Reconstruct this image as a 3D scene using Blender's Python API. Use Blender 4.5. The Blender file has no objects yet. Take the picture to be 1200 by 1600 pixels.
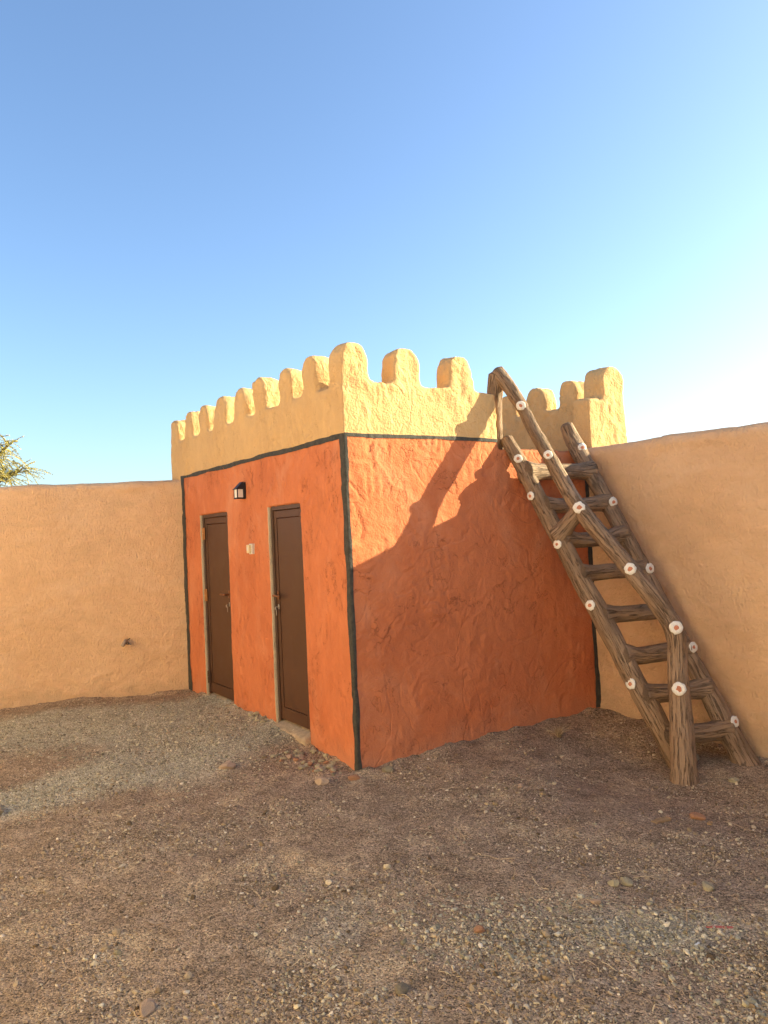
import bpy, bmesh, math, random
import numpy as np
from mathutils import Vector, Matrix
from mathutils.bvhtree import BVHTree

# world frame: origin at the foot of the building's near corner,
# +X along the face with the ladder, +Y along the face with the doors, Z up (metres)
SC = bpy.context.scene
COL = SC.collection
rng = np.random.default_rng(11)
random.seed(5)

# ------------------------------------------------------------------ camera
cd = bpy.data.cameras.new('camera')
cam = bpy.data.objects.new('camera', cd)
COL.objects.link(cam)
cd.sensor_fit = 'HORIZONTAL'
cd.sensor_width = 36.0
cd.lens = 36.0 * 1180 / 1200
cd.clip_start = 0.05
cd.clip_end = 3000
_R = Vector((0.83015, -0.55572, -0.04494)); _U = Vector((0.02299, -0.04641, 0.99866)); _F = Vector((0.55706, 0.83007, 0.02575))
M = Matrix.Identity(4)
for i in range(3):
    M[i][0] = _R[i]; M[i][1] = _U[i]; M[i][2] = -_F[i]
CAM = Vector((-2.725, -4.523, 1.65))
M.translation = CAM
cam.matrix_world = M
SC.camera = cam

# ------------------------------------------------------------------ light
TO_SUN = Vector((2.65, -1.0, .955)).normalized()
SUN_EL = math.asin(TO_SUN.z)
SUN_AZ = math.atan2(TO_SUN.x, TO_SUN.y)
w = bpy.data.worlds.new('World'); SC.world = w; w.use_nodes = True
nt = w.node_tree; nt.nodes.clear()
sky = nt.nodes.new('ShaderNodeTexSky'); sky.sky_type = 'NISHITA'
sky.sun_disc = False
sky.sun_elevation = SUN_EL
sky.sun_rotation = SUN_AZ
sky.altitude = 0; sky.air_density = 1.0; sky.dust_density = 1.4; sky.ozone_density = 3.4
bg = nt.nodes.new('ShaderNodeBackground'); bg.inputs['Strength'].default_value = 0.097
wo = nt.nodes.new('ShaderNodeOutputWorld')
nt.links.new(sky.outputs[0], bg.inputs[0]); nt.links.new(bg.outputs[0], wo.inputs[0])
sl = bpy.data.lights.new('sun', 'SUN'); sl.energy = 5.0; sl.angle = math.radians(0.5); sl.color = (1.0, 0.90, 0.60)
sun = bpy.data.objects.new('sun', sl); COL.objects.link(sun)
sun.rotation_euler = TO_SUN.to_track_quat('Z', 'Y').to_euler()
sun.location = TO_SUN * 40
SC.view_settings.view_transform = 'Standard'
SC.view_settings.look = 'None'
SC.view_settings.gamma = 1.0
SC.view_settings.exposure = 1.78
SC.view_settings.use_curve_mapping = False
SC.cycles.use_denoising = True
SC.cycles.max_bounces = 8
SC.cycles.diffuse_bounces = 5

# ------------------------------------------------------------------ noise
_perm = np.random.default_rng(3).permutation(256)
_perm = np.concatenate([_perm, _perm, _perm])
_grad = np.random.default_rng(4).normal(size=(256, 3)); _grad /= np.linalg.norm(_grad, axis=1)[:, None]
def gnoise(p):
    p = np.asarray(p, float)
    i = np.floor(p).astype(int); f = p - i
    i &= 255
    u = f * f * f * (f * (f * 6 - 15) + 10)
    r = 0
    for dx in (0, 1):
        wx = u[:, 0] if dx else 1 - u[:, 0]
        for dy in (0, 1):
            wy = u[:, 1] if dy else 1 - u[:, 1]
            for dz in (0, 1):
                wz = u[:, 2] if dz else 1 - u[:, 2]
                h = _perm[_perm[_perm[i[:, 0] + dx] + ((i[:, 1] + dy) & 255)] + ((i[:, 2] + dz) & 255)]
                g = _grad[h]
                d = g[:, 0] * (f[:, 0] - dx) + g[:, 1] * (f[:, 1] - dy) + g[:, 2] * (f[:, 2] - dz)
                r = r + wx * wy * wz * d
    return r * 1.5
def fbm(p, o=3, off=0.0):
    p = np.asarray(p, float) + off
    r = 0; a = 1.0; s = 0
    for k in range(o):
        r = r + a * gnoise(p * (2.03 ** k) + k * 17.3); s += a; a *= 0.5
    return r / s * 1.3
def sstep(a, b, x):
    t = np.clip((x - a) / (b - a), 0, 1); return t * t * (3 - 2 * t)

# ------------------------------------------------------------------ helpers
def tag(o, label=None, cat=None, group=None, kind=None):
    if label: o['label'] = label
    if cat: o['category'] = cat
    if group: o['group'] = group
    if kind: o['kind'] = kind
    return o
def empty(name, loc=(0, 0, 0), parent=None):
    o = bpy.data.objects.new(name, None); COL.objects.link(o); o.location = loc
    o.empty_display_size = 0.1
    if parent: o.parent = parent
    return o
def link(name, me, mat=None, parent=None, loc=None):
    o = bpy.data.objects.new(name, me); COL.objects.link(o)
    if mat and not me.materials: me.materials.append(mat)
    if parent: o.parent = parent
    if loc is not None: o.location = loc
    return o
def mesh_np(name, V, Fq, smooth=True, normals=None):
    """mesh from arrays; Fq is (n,3) or (n,4) or a list of arrays"""
    me = bpy.data.meshes.new(name)
    fs = Fq if isinstance(Fq, list) else [Fq]
    fs = [np.asarray(f, int) for f in fs if len(f)]
    nl = sum(f.size for f in fs); nf = sum(len(f) for f in fs)
    me.vertices.add(len(V)); me.vertices.foreach_set('co', np.asarray(V, np.float32).ravel())
    me.loops.add(nl); me.loops.foreach_set('vertex_index', np.concatenate([f.ravel() for f in fs]).astype(np.int32))
    me.polygons.add(nf)
    tot = np.concatenate([np.full(len(f), f.shape[1]) for f in fs])
    st = np.concatenate([[0], np.cumsum(tot)[:-1]])
    me.polygons.foreach_set('loop_start', st.astype(np.int32))
    me.update(calc_edges=True); me.validate()
    me.polygons.foreach_set('use_smooth', np.full(len(me.polygons), smooth))
    if normals is not None:
        me.normals_split_custom_set_from_vertices(normals.tolist())
    me.update()
    return me
def bm_mesh(name, bm, smooth=False):
    me = bpy.data.meshes.new(name); bm.normal_update(); bm.to_mesh(me); bm.free()
    if smooth: me.polygons.foreach_set('use_smooth', [True] * len(me.polygons))
    return me
def bm_box(bm, lo, hi, bev=0.0):
    r = bmesh.ops.create_cube(bm, size=1.0)
    vs = r['verts']
    for v in vs:
        v.co = Vector([lo[i] + (v.co[i] + 0.5) * (hi[i] - lo[i]) for i in range(3)])
    if bev:
        es = list({e for v in vs for e in v.link_edges})
        bmesh.ops.bevel(bm, geom=es, offset=bev, segments=2, affect='EDGES', profile=0.5)
def box_mesh(name, lo, hi, bev=0.0):
    bm = bmesh.new(); bm_box(bm, lo, hi, bev); return bm_mesh(name, bm)
def grid_faces(n, m, closed_m=False, base=0):
    i = np.arange(n - 1)[:, None]; j = np.arange(m if closed_m else m - 1)[None, :]
    j2 = (j + 1) % m
    a = i * m + j; b = i * m + j2; c = (i + 1) * m + j2; d = (i + 1) * m + j
    return np.stack([a, b, c, d], -1).reshape(-1, 4) + base

# ------------------------------------------------------------------ materials
def new_mat(name):
    m = bpy.data.materials.new(name); m.use_nodes = True
    nt = m.node_tree; nt.nodes.clear()
    out = nt.nodes.new('ShaderNodeOutputMaterial'); b = nt.nodes.new('ShaderNodeBsdfPrincipled')
    nt.links.new(b.outputs[0], out.inputs[0])
    return m, nt, b
class G:
    """tiny node builder"""
    def __init__(s, nt): s.nt = nt
    def n(s, t, **k):
        x = s.nt.nodes.new('ShaderNode' + t)
        for a, v in k.items(): setattr(x, a, v)
        return x
    def l(s, a, b): s.nt.links.new(a, b)
    def coord(s, scale=(1, 1, 1), loc=(0, 0, 0), attr=None, rot=(0, 0, 0)):
        if attr:
            c = s.n('Attribute', attribute_name=attr).outputs['Vector']
        else:
            c = s.n('TexCoord').outputs['Object']
        m = s.n('Mapping'); m.inputs['Scale'].default_value = scale; m.inputs['Location'].default_value = loc
        m.inputs['Rotation'].default_value = rot
        s.l(c, m.inputs['Vector']); return m.outputs[0]
    def noise(s, co, scale, detail=3, rough=0.55, dist=0.0):
        x = s.n('TexNoise'); x.inputs['Scale'].default_value = scale; x.inputs['Detail'].default_value = detail
        x.inputs['Roughness'].default_value = rough; x.inputs['Distortion'].default_value = dist
        s.l(co, x.inputs['Vector']); return x.outputs['Fac']
    def vor(s, co, scale, feature='F1', out='Distance', rnd=1.0):
        x = s.n('TexVoronoi', feature=feature); x.inputs['Scale'].default_value = scale
        x.inputs['Randomness'].default_value = rnd
        s.l(co, x.inputs['Vector']); return x.outputs[out]
    def ramp(s, fac, stops, interp='LINEAR'):
        x = s.n('ValToRGB'); e = x.color_ramp.elements; x.color_ramp.interpolation = interp
        while len(e) < len(stops): e.new(0.5)
        for k, (p, c) in enumerate(stops):
            e[k].position = p
            e[k].color = (c, c, c, 1) if not hasattr(c, '__len__') else (*c, 1)
        s.l(fac, x.inputs[0]); return x.outputs[0]
    def math(s, op, a, b=0.5, c=None):
        x = s.n('Math', operation=op)
        for k, v in enumerate((a, b, c)):
            if v is None: continue
            if isinstance(v, (int, float)): x.inputs[k].default_value = v
            else: s.l(v, x.inputs[k])
        return x.outputs[0]
    def mix(s, fac, a, b, blend='MIX'):
        x = s.n('Mix', data_type='RGBA', blend_type=blend)
        for sock, v in ((x.inputs[0], fac), (x.inputs[6], a), (x.inputs[7], b)):
            if isinstance(v, (int, float)): sock.default_value = v
            elif isinstance(v, tuple): sock.default_value = (*v, 1)
            else: s.l(v, sock)
        return x.outputs[2]
    def bump(s, h, dist, strength=1.0, prev=None):
        x = s.n('Bump'); x.inputs['Distance'].default_value = dist; x.inputs['Strength'].default_value = strength
        s.l(h, x.inputs['Height'])
        if prev is not None: s.l(prev, x.inputs['Normal'])
        return x.outputs[0]

def plaster(name, base, var, stretch=(1, 1, 1), rough_amp=1.0, crack=1.0, streak=False, dust=None, fade=None):
    m, nt, b = new_mat(name); g = G(nt)
    co = g.coord(stretch); raw = g.coord()
    n1 = g.noise(raw, 1.3, 4, 0.6); n2 = g.noise(co, 9, 5, 0.62, 0.4); n3 = g.noise(raw, 60, 3, 0.6)
    col = g.mix(g.ramp(n1, [(0.3, 0.0), (0.7, 1.0)]), base, var)
    hi = tuple(min(1, c * 1.12) for c in base); lo = tuple(c * 0.8 for c in base)
    col = g.mix(g.math('MULTIPLY', g.ramp(n2, [(0.50, 0.0), (0.75, 1.0)]), 0.5), col, hi)
    col = g.mix(g.math('MULTIPLY', g.ramp(n2, [(0.28, 1.0), (0.45, 0.0)]), 0.35), col, lo)
    if fade:
        n4 = g.noise(g.coord(stretch, (4.4, 1.2, 8.1)), 2.6, 6, 0.68, 0.6)
        col = g.mix(g.ramp(n4, [(0.50, 0.0), (0.72, 0.55)]), col, fade)
        col = g.mix(g.ramp(n4, [(0.26, 0.45), (0.42, 0.0)]), col, tuple(c * 0.72 for c in base))
    # hairline cracks coloured darker than the plaster, and pits in relief only
    wv = g.noise(co, 3.0, 5, 0.6, 0.3)
    band = g.math('ABSOLUTE', g.math('SUBTRACT', wv, 0.5))
    line = g.ramp(band, [(0.0, 1.0), (0.0045, 0.0)])
    msk = g.ramp(g.noise(raw, 2.6, 2, 0.5), [(0.54, 0.0), (0.57, 1.0)])
    cr = g.math('MULTIPLY', line, msk)
    wv2 = g.noise(g.coord(stretch, (5.3, 2.1, 7.7)), 6.0, 5, 0.62, 0.3)
    line2 = g.ramp(g.math('ABSOLUTE', g.math('SUBTRACT', wv2, 0.5)), [(0.0, 1.0), (0.008, 0.0)])
    msk2 = g.ramp(g.noise(g.coord((1, 1, 1), (3, 9, 1)), 3.4, 2, 0.5), [(0.54, 0.0), (0.58, 1.0)])
    cr = g.math('MAXIMUM', cr, g.math('MULTIPLY', line2, msk2))
    pit = g.ramp(g.vor(raw, 42), [(0.10, 1.0), (0.2, 0.0)])
    pit = g.math('MULTIPLY', pit, g.ramp(g.noise(raw, 4.0, 3), [(0.52, 0.0), (0.66, 1.0)]))
    col = g.mix(g.math('MULTIPLY', g.math('MULTIPLY', cr, 0.60 * crack), 1.0), col, tuple(c * 0.4 for c in base))
    if dust:
        z = g.n('SeparateXYZ'); g.l(raw, z.inputs[0])
        h = g.math('ADD', z.outputs[2], g.math('MULTIPLY', g.math('SUBTRACT', n2, 0.5), 0.35))
        col = g.mix(g.math('MULTIPLY', g.ramp(h, [(0.02, 1.0), (0.22, 0.0)]), 0.45), col, dust)
    g.l(col, b.inputs['Base Color'])
    b.inputs['Roughness'].default_value = 0.93; b.inputs['Specular IOR Level'].default_value = 0.15
    # relief: broad trowelling, laps, grain
    lap = g.math('PINGPONG', g.math('MULTIPLY', g.noise(co, 2.2, 3, 0.5, 0.6), 9.0), 1.0)
    lap = g.ramp(lap, [(0.0, 0.0), (0.16, 1.0), (1.0, 0.35)])
    nb = g.bump(lap, 0.006 * rough_amp, 0.55 * min(1.0, crack + .1))
    nb = g.bump(g.noise(co, 16, 5, 0.65, 0.5), 0.014 * rough_amp, 0.8, nb)
    if streak:
        nb = g.bump(g.noise(g.coord((60, 60, 26), rot=(0.5, 0.35, 0.2)), 1.0, 4, 0.65), 0.020, 1.0, nb)
    nb = g.bump(n3, 0.006 * rough_amp, 0.75, nb)
    nb = g.bump(g.math('MAXIMUM', cr, pit), -0.006, 0.75 * min(1.0, crack), nb)
    g.l(nb, b.inputs['Normal'])
    return m

RED = plaster('red_plaster', (0.58, 0.190, 0.078), (0.48, 0.140, 0.056), (.7, 1.2, 0.6), 1.15, 1.0, fade=(0.62, 0.27, 0.14), dust=(0.46, 0.20, 0.11))
TAN_B = plaster('tan_parapet_plaster', (0.63, 0.395, 0.175), (0.57, 0.345, 0.148), (.8, 1.1, 0.7), 1.7, 0.6)
TAN_W = plaster('tan_wall_plaster', (0.76, 0.485, 0.275), (0.70, 0.43, 0.235), (.6, .6, 1.3), 1.1, 0.30, streak=True, dust=(0.46, 0.33, 0.20), fade=(0.80, 0.55, 0.34))
PALE_BOUNCE = plaster('pale_bounce_plaster', (0.82, 0.67, 0.47), (0.77, 0.60, 0.41))  # kept very pale to strengthen the bounce off the added yard wall
CREAM = plaster('cream_render', (0.55, 0.45, 0.30), (0.45, 0.36, 0.24), rough_amp=0.7)

def simple(name, col, rough=0.6, metal=0.0, var=0.15, nscale=20, bump=0.0, spec=0.4):
    m, nt, b = new_mat(name); g = G(nt)
    co = g.coord()
    n = g.noise(co, nscale, 4, 0.6)
    lo = tuple(c * (1 - var) for c in col); hi = tuple(min(1, c * (1 + var)) for c in col)
    g.l(g.mix(g.ramp(n, [(0.3, 0.0), (0.7, 1.0)]), lo, hi), b.inputs['Base Color'])
    r = g.ramp(n, [(0.3, max(0, rough - 0.08)), (0.7, min(1, rough + 0.08))]); g.l(r, b.inputs['Roughness'])
    b.inputs['Metallic'].default_value = metal; b.inputs['Specular IOR Level'].default_value = spec
    if bump: g.l(g.bump(g.noise(co, nscale * 4, 3), bump, 0.8), b.inputs['Normal'])
    return m
BLACK = simple('black_paint', (0.055, 0.050, 0.040), 0.85, var=0.35, nscale=25, bump=0.006, spec=0.25)
DOOR = simple('brown_door_paint', (0.078, 0.031, 0.013), 0.52, var=0.10, nscale=3)
DOORF = simple('brown_frame_paint', (0.07, 0.033, 0.018), 0.5, var=0.2, nscale=12)
LEVER = simple('bronze_lever', (0.22, 0.09, 0.04), 0.35, 0.6)
HINGE = simple('hinge_primer', (0.40, 0.17, 0.05), 0.6)
STEEL = simple('dull_steel', (0.35, 0.33, 0.30), 0.4, 0.8)
IRON = simple('black_lantern_metal', (0.012, 0.012, 0.014), 0.45)
FROST = simple('frosted_pane', (0.72, 0.66, 0.55), 0.35, var=0.05)
PLASTIC = simple('aged_white_plastic', (0.62, 0.57, 0.47), 0.5, var=0.12, nscale=60)
CREAMP = simple('yellowed_plastic', (0.66, 0.52, 0.30), 0.5, var=0.1, nscale=60)
CONC = simple('dusty_concrete', (0.40, 0.30, 0.20), 0.95, var=0.25, nscale=14, bump=0.01, spec=0.1)
WIRE = simple('dark_wire', (0.03, 0.03, 0.025), 0.6)
KNOTW = simple('white_knot_paint', (0.78, 0.73, 0.64), 0.8, var=0.1, nscale=80, bump=0.003)
KNOTC = simple('orange_knot_centre', (0.50, 0.19, 0.10), 0.8, var=0.35, nscale=120)
WOODCHIP = simple('bleached_wood', (0.36, 0.23, 0.11), 0.85, var=0.2, nscale=30)
PINKR = simple('faded_red_ribbon', (0.50, 0.13, 0.09), 0.6)
CIG = simple('white_paper', (0.75, 0.72, 0.66), 0.8, var=0.05)
TWIGBARK = simple('grey_brown_bark', (0.16, 0.11, 0.06), 0.9, var=0.3, nscale=30, bump=0.004)

def straw_mat():
    m, nt, b = new_mat('dry_straw'); g = G(nt)
    r = g.n('NewGeometry').outputs['Random Per Island']
    g.l(g.ramp(r, [(0.0, (0.26, 0.16, 0.08)), (0.45, (0.46, 0.32, 0.17)), (1.0, (0.68, 0.54, 0.32))]), b.inputs['Base Color'])
    b.inputs['Roughness'].default_value = 0.8
    return m
STRAW = straw_mat()
def leaf_mat():
    m, nt, b = new_mat('olive_leaflets'); g = G(nt)
    r = g.n('NewGeometry').outputs['Random Per Island']
    g.l(g.ramp(r, [(0.0, (0.20, 0.19, 0.045)), (0.6, (0.34, 0.29, 0.07)), (1.0, (0.50, 0.38, 0.10))]), b.inputs['Base Color'])
    b.inputs['Roughness'].default_value = 0.6
    return m
LEAF = leaf_mat()
def pebble_mat(name, stops):
    m, nt, b = new_mat(name); g = G(nt)
    r = g.n('NewGeometry').outputs['Random Per Island']
    c = g.ramp(r, stops)
    n = g.noise(g.coord(), 90, 3)
    c = g.mix(0.35, c, g.ramp(n, [(0.3, 0.3), (0.7, 0.75)]), 'OVERLAY')
    g.l(c, b.inputs['Base Color']); b.inputs['Roughness'].default_value = 0.95; b.inputs['Specular IOR Level'].default_value = 0.1
    return m
PEB = pebble_mat('gravel_stone', [(0.0, (0.10, 0.07, 0.042)), (0.3, (0.27, 0.198, 0.116)), (0.65, (0.42, 0.325, 0.205)), (0.88, (0.52, 0.43, 0.285)), (0.96, (0.56, 0.45, 0.31)), (1.0, (0.76, 0.66, 0.50))])
PEBG = pebble_mat('grey_gravel_stone', [(0.0, (0.18, 0.155, 0.10)), (0.4, (0.34, 0.30, 0.20)), (0.8, (0.49, 0.435, 0.30)), (1.0, (0.68, 0.58, 0.41))])
STONE = simple('grey_green_stone', (0.44, 0.375, 0.24), 0.9, var=0.25, nscale=40, bump=0.006, spec=0.15)
STONEP = simple('pale_pink_stone', (0.50, 0.36, 0.25), 0.9, var=0.2, nscale=40, bump=0.006, spec=0.15)
STONED = simple('dark_stone', (0.27, 0.225, 0.15), 0.9, var=0.25, nscale=40, bump=0.006, spec=0.15)
STONER = simple('red_splashed_stone', (0.46, 0.24, 0.13), 0.9, var=0.45, nscale=25, bump=0.006, spec=0.15)

def ground_mat():
    m, nt, b = new_mat('gravelly_dirt'); g = G(nt)
    co = g.coord()
    big = g.noise(co, 0.9, 5, 0.62, 0.3); mid = g.noise(co, 5, 5, 0.65)
    brown = g.mix(g.ramp(mid, [(0.3, 0.0), (0.7, 1.0)]), (0.265, 0.186, 0.114), (0.43, 0.314, 0.203))
    brown = g.mix(g.ramp(g.noise(co, 2.7, 4, 0.6), [(0.52, 0.0), (0.66, 0.75)]), brown, (0.55, 0.41, 0.245))
    grey = g.mix(g.ramp(mid, [(0.3, 0.0), (0.7, 1.0)]), (0.37, 0.325, 0.222), (0.53, 0.47, 0.33))
    at = g.n('Attribute', attribute_name='grey').outputs['Fac']
    fac = g.ramp(g.math('ADD', at, g.math('MULTIPLY', g.math('SUBTRACT', big, 0.5), 0.9)), [(0.28, 0.0), (0.55, 1.0)])
    col = g.mix(fac, brown, grey)
    # grains: cells of small stones, each with its own shade
    vs = []
    for sc_, fac_, st_ in ((170, 0.8, [(0.0, 0.06), (0.35, 0.46), (0.85, 0.66), (1.0, 1.0)]), (62, 0.34, [(0.0, 0.08), (0.3, 0.48), (0.85, 0.56), (1.0, 1.0)]), (26, 0.2, [(0.0, 0.2), (0.4, 0.5), (0.85, 0.54), (1.0, 0.9)])):
        v = g.n('TexVoronoi'); v.inputs['Scale'].default_value = sc_; g.l(co, v.inputs['Vector'])
        sp = g.n('SeparateColor'); g.l(v.outputs['Color'], sp.inputs[0])
        col = g.mix(fac_, col, g.ramp(sp.outputs[0], st_), 'OVERLAY'); vs.append(v)
    v, v2 = vs[0], vs[1]
    g.l(col, b.inputs['Base Color'])
    b.inputs['Roughness'].default_value = 0.97; b.inputs['Specular IOR Level'].default_value = 0.08
    nb = g.bump(g.noise(co, 22, 5, 0.7), 0.03, 0.8)
    nb = g.bump(v2.outputs['Distance'], -0.010, 0.5, nb)
    nb = g.bump(v.outputs['Distance'], -0.006, 0.55, nb)
    g.l(nb, b.inputs['Normal'])
    return m
GROUND = ground_mat()

def bark_mat():
    m, nt, b = new_mat('sculpted_bark'); g = G(nt)
    co = g.coord((1, 1, 1), attr='bark')
    gr = g.noise(co, 1.0, 3, 0.55, 0.25)
    lines = g.ramp(g.math('PINGPONG', g.math('MULTIPLY', gr, 8.0), 1.0), [(0.0, 0.0), (0.26, 1.0), (1.0, 0.85)])
    fine = g.noise(g.coord(), 55, 4, 0.65)
    big = g.noise(g.coord(), 4, 3)
    c = g.mix(g.ramp(big, [(0.3, 0.0), (0.7, 1.0)]), (0.25, 0.158, 0.093), (0.36, 0.24, 0.15))
    c = g.mix(g.math('MULTIPLY', g.ramp(fine, [(0.35, 0.6), (0.6, 0.0)]), 0.5), c, (0.24, 0.155, 0.09))
    c = g.mix(g.math('MULTIPLY', g.ramp(lines, [(0.0, 1.0), (0.5, 0.0)]), 0.85), c, (0.06, 0.035, 0.02))
    g.l(c, b.inputs['Base Color']); b.inputs['Roughness'].default_value = 0.85; b.inputs['Specular IOR Level'].default_value = 0.25
    nb = g.bump(lines, 0.012, 1.0)
    nb = g.bump(fine, 0.005, 0.7, nb)
    g.l(nb, b.inputs['Normal'])
    return m
BARK = bark_mat()

# ------------------------------------------------------------------ ground
CTRL = np.array([(0, .10, -.01), (0, .27, -.03), (0, .72, .03), (0, 1.0, .115), (-.1, 1.35, .10), (0, 1.75, .09), (0, 2.2, .075), (0, 2.55, .085), (0, 3.35, .05),
                 (-.6, 3.67, .02), (-1.0, 3.83, .05), (-1.9, 4.2, -.03), (.8, 0, .02), (1.6, 0, .02), (2.48, 0, .035), (2.48, -.41, -.03), (2.48, -1.17, -.055),
                 (2.45, -1.5, -.11), (1.78, -1.33, -.19), (1.9, -1.05, -.09), (1.5, -1.7, -.12), (.2, -.5, 0), (-.5, .3, -.01), (-.8, 1.5, .03), (-2.2, .5, 0), (.9, -1.7, -.02), (-1.3, -2.3, 0), (-.3, -3.1, 0)])
def ground_z(x, y):
    x = np.asarray(x, float); y = np.asarray(y, float)
    num = np.zeros_like(x); den = np.full_like(x, 0.02)
    for cx, cy, cz in CTRL:
        d2 = (x - cx) ** 2 + (y - cy) ** 2
        k = np.exp(-d2 / (2 * 0.38 ** 2))
        num += k * cz; den += k
    z = num / den
    p = np.stack([x, y, np.zeros_like(x)], -1).reshape(-1, 3)
    far = np.exp(-((x + 1) ** 2 + y ** 2) / 900)
    z = z + (0.012 * fbm(p * 1.3, 3) + 0.009 * fbm(p * 5.0, 3, 40)).reshape(x.shape) * far
    # raked-up soil and crumbs against the wall feet
    d1 = np.where(x < 0.05, np.abs(np.minimum(x, 0)) + np.maximum(0, -y) * 2, 9) ; d2 = np.where(y < 0.05, np.abs(np.minimum(y, 0)) + np.maximum(0, -x) * 2, 9)
    d3 = np.abs(2.5 - x) + np.maximum(0, y); d4 = np.abs(-(x * .421 + (y - 3.40) * .907))
    d = np.minimum(np.minimum(d1, d2), np.minimum(d3, d4))
    lump = (np.clip(.55 + 1.5 * fbm(p * 4.5, 3, 88), 0, 1.6)).reshape(x.shape)
    z = z + .028 * np.exp(-(d / .055) ** 1.3) * lump
    return z
def gz(x, y): return float(ground_z(np.array([x]), np.array([y]))[0])
def axis(lo, hi, step, grow, far):
    a = list(np.arange(lo, hi + 1e-6, step)); s = step
    b = [a[-1]]
    while b[-1] < far: s *= grow; b.append(b[-1] + s)
    s = step; c = [a[0]]
    while c[-1] > -far: s *= grow; c.append(c[-1] - s)
    return np.array(c[:0:-1] + a + b[1:])
gx = axis(-4.2, 2.7, 0.022, 1.22, 900); gy = axis(-4.0, 4.6, 0.022, 1.22, 900)
XX, YY = np.meshgrid(gx, gy, indexing='ij')
ZZ = ground_z(XX, YY)
V = np.stack([XX, YY, ZZ], -1).reshape(-1, 3)
me = mesh_np('ground', V, grid_faces(len(gx), len(gy)))
def grey_field(x, y):
    """where grey crushed gravel lies over the brown dirt"""
    def blob(cx, cy, rx, ry, a):
        c, s = math.cos(a), math.sin(a); dx, dy = x - cx, y - cy
        return np.exp(-(((dx * c + dy * s) / rx) ** 2 + ((-dx * s + dy * c) / ry) ** 2))
    f = 0.95 * blob(-.55, 1.5, 1.0, .75, .9) + 0.85 * blob(-1.6, 2.9, 1.9, .8, -.35) + .6 * blob(-2.0, 1.0, .8, .35, .2)
    f = f + 0.40 * blob(-.55, -2.2, .6, .34, -.45) + .36 * blob(.1, -2.75, .9, .25, -.5) + .33 * blob(-1.15, -1.6, .5, .4, .3) + 0.36 * blob(-.6, -3.3, 1.5, .45, -.5)
    return f
a = me.attributes.new('grey', 'FLOAT', 'POINT'); a.data.foreach_set('value', grey_field(V[:, 0], V[:, 1]).astype(np.float32))
ground = link('ground', me, GROUND); tag(ground, kind='structure')

# ------------------------------------------------------------------ building
LINE_Z = 2.33
bm = bmesh.new()
B = lambda lo, hi: bm_box(bm, lo, hi)
RFZ = 2.275
B((.13, 0, -.12), (3.06, 3.74, RFZ))
D1 = (2.20, 2.88); D2 = (0.70, 1.275); DT = 1.90
for y0, y1 in ((0, D2[0]), (D2[1], D1[0]), (D1[1], 3.74)): B((0, y0, -.12), (.30, y1, RFZ))
B((0, 0, DT), (.30, 3.74, RFZ))
B((.01, 0, -.12), (.30, 3.74, .06))
PT = 2.725
B((0, 0, 2.0), (.20, 3.74, PT)); B((0, 0, 2.0), (1.455, .20, PT + .005)); B((2.555, 0, 2.0), (3.06, .20, 2.765))
B((2.86, 0, 2.0), (3.06, 3.74, 2.775)); B((0, 3.54, 2.0), (3.06, 3.74, PT))
MERL = []   # (x0,x1,y0,y1,base,top,axis)
def merlon(x0, x1, y0, y1, zb, zt, ax):
    zt += .014
    if ax == 'x': x0 = max(0, x0 - .010); x1 = min(3.06, x1 + .010)
    else: y0 = max(0, y0 - .014); y1 = min(3.74, y1 + .010)
    MERL.append((x0, x1, y0, y1, zb))
    k = 14; prof = []
    h = min(.17, zt - zb - .06)
    c0, c1 = (x0, x1) if ax == 'x' else (y0, y1)
    mid, hw = (c0 + c1) / 2, (c1 - c0) / 2
    for i in range(k + 1):
        t = math.pi * i / k
        e = 0.75
        prof.append((mid + hw * math.copysign(abs(math.cos(t)) ** e, math.cos(t)), zt - h + h * abs(math.sin(t)) ** 0.9))
    prof = [(c1, zb - .2)] + prof + [(c0, zb - .2)]
    vs = []
    for s in (0, 1):
        row = []
        for (c, z) in prof:
            row.append(bm.verts.new((c, (y0, y1)[s], z) if ax == 'x' else ((x0, x1)[s], c, z)))
        vs.append(row)
    n = len(prof)
    fs = [bm.faces.new(vs[0]), bm.faces.new(vs[1][::-1])]
    for i in range(n):
        fs.append(bm.faces.new((vs[0][i], vs[1][i], vs[1][(i + 1) % n], vs[0][(i + 1) % n])))
    bmesh.ops.recalc_face_normals(bm, faces=fs)
left_m = [(.405, .602), (.798, 1.005), (1.29, 1.50), (1.69, 1.93), (2.165, 2.43), (2.63, 2.84), (3.06, 3.26), (3.505, 3.74)]
merlon(0, .235, 0, .20, PT, 3.005, 'x')
for i, (y0, y1) in enumerate(left_m): merlon(0, .20, y0, y1, PT, 2.99 + (.012, -.008, .006, -.012, .004, -.006, .0, -.02)[i], 'y')
merlon(.458, .70, 0, .19, PT, 3.005, 'x'); merlon(.985, 1.22, 0, .19, PT, 3.005, 'x')
merlon(2.765, 3.06, 0, .24, 2.765, 3.06, 'x')
for k, (y0, y1) in enumerate([(.42, .64), (.855, 1.10), (1.27, 1.50), (1.72, 1.95), (2.16, 2.39), (2.6, 2.83), (3.04, 3.27)]): merlon(2.86, 3.06, y0, y1, 2.775, 3.03, 'y')
for x0 in (.42, .86, 1.30, 1.74, 2.18, 2.60): merlon(x0, x0 + .22, 3.54, 3.74, PT, 2.99, 'x')
tmp_me = bpy.data.meshes.new('tmp'); bm.to_mesh(tmp_me); bm.free()
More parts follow.
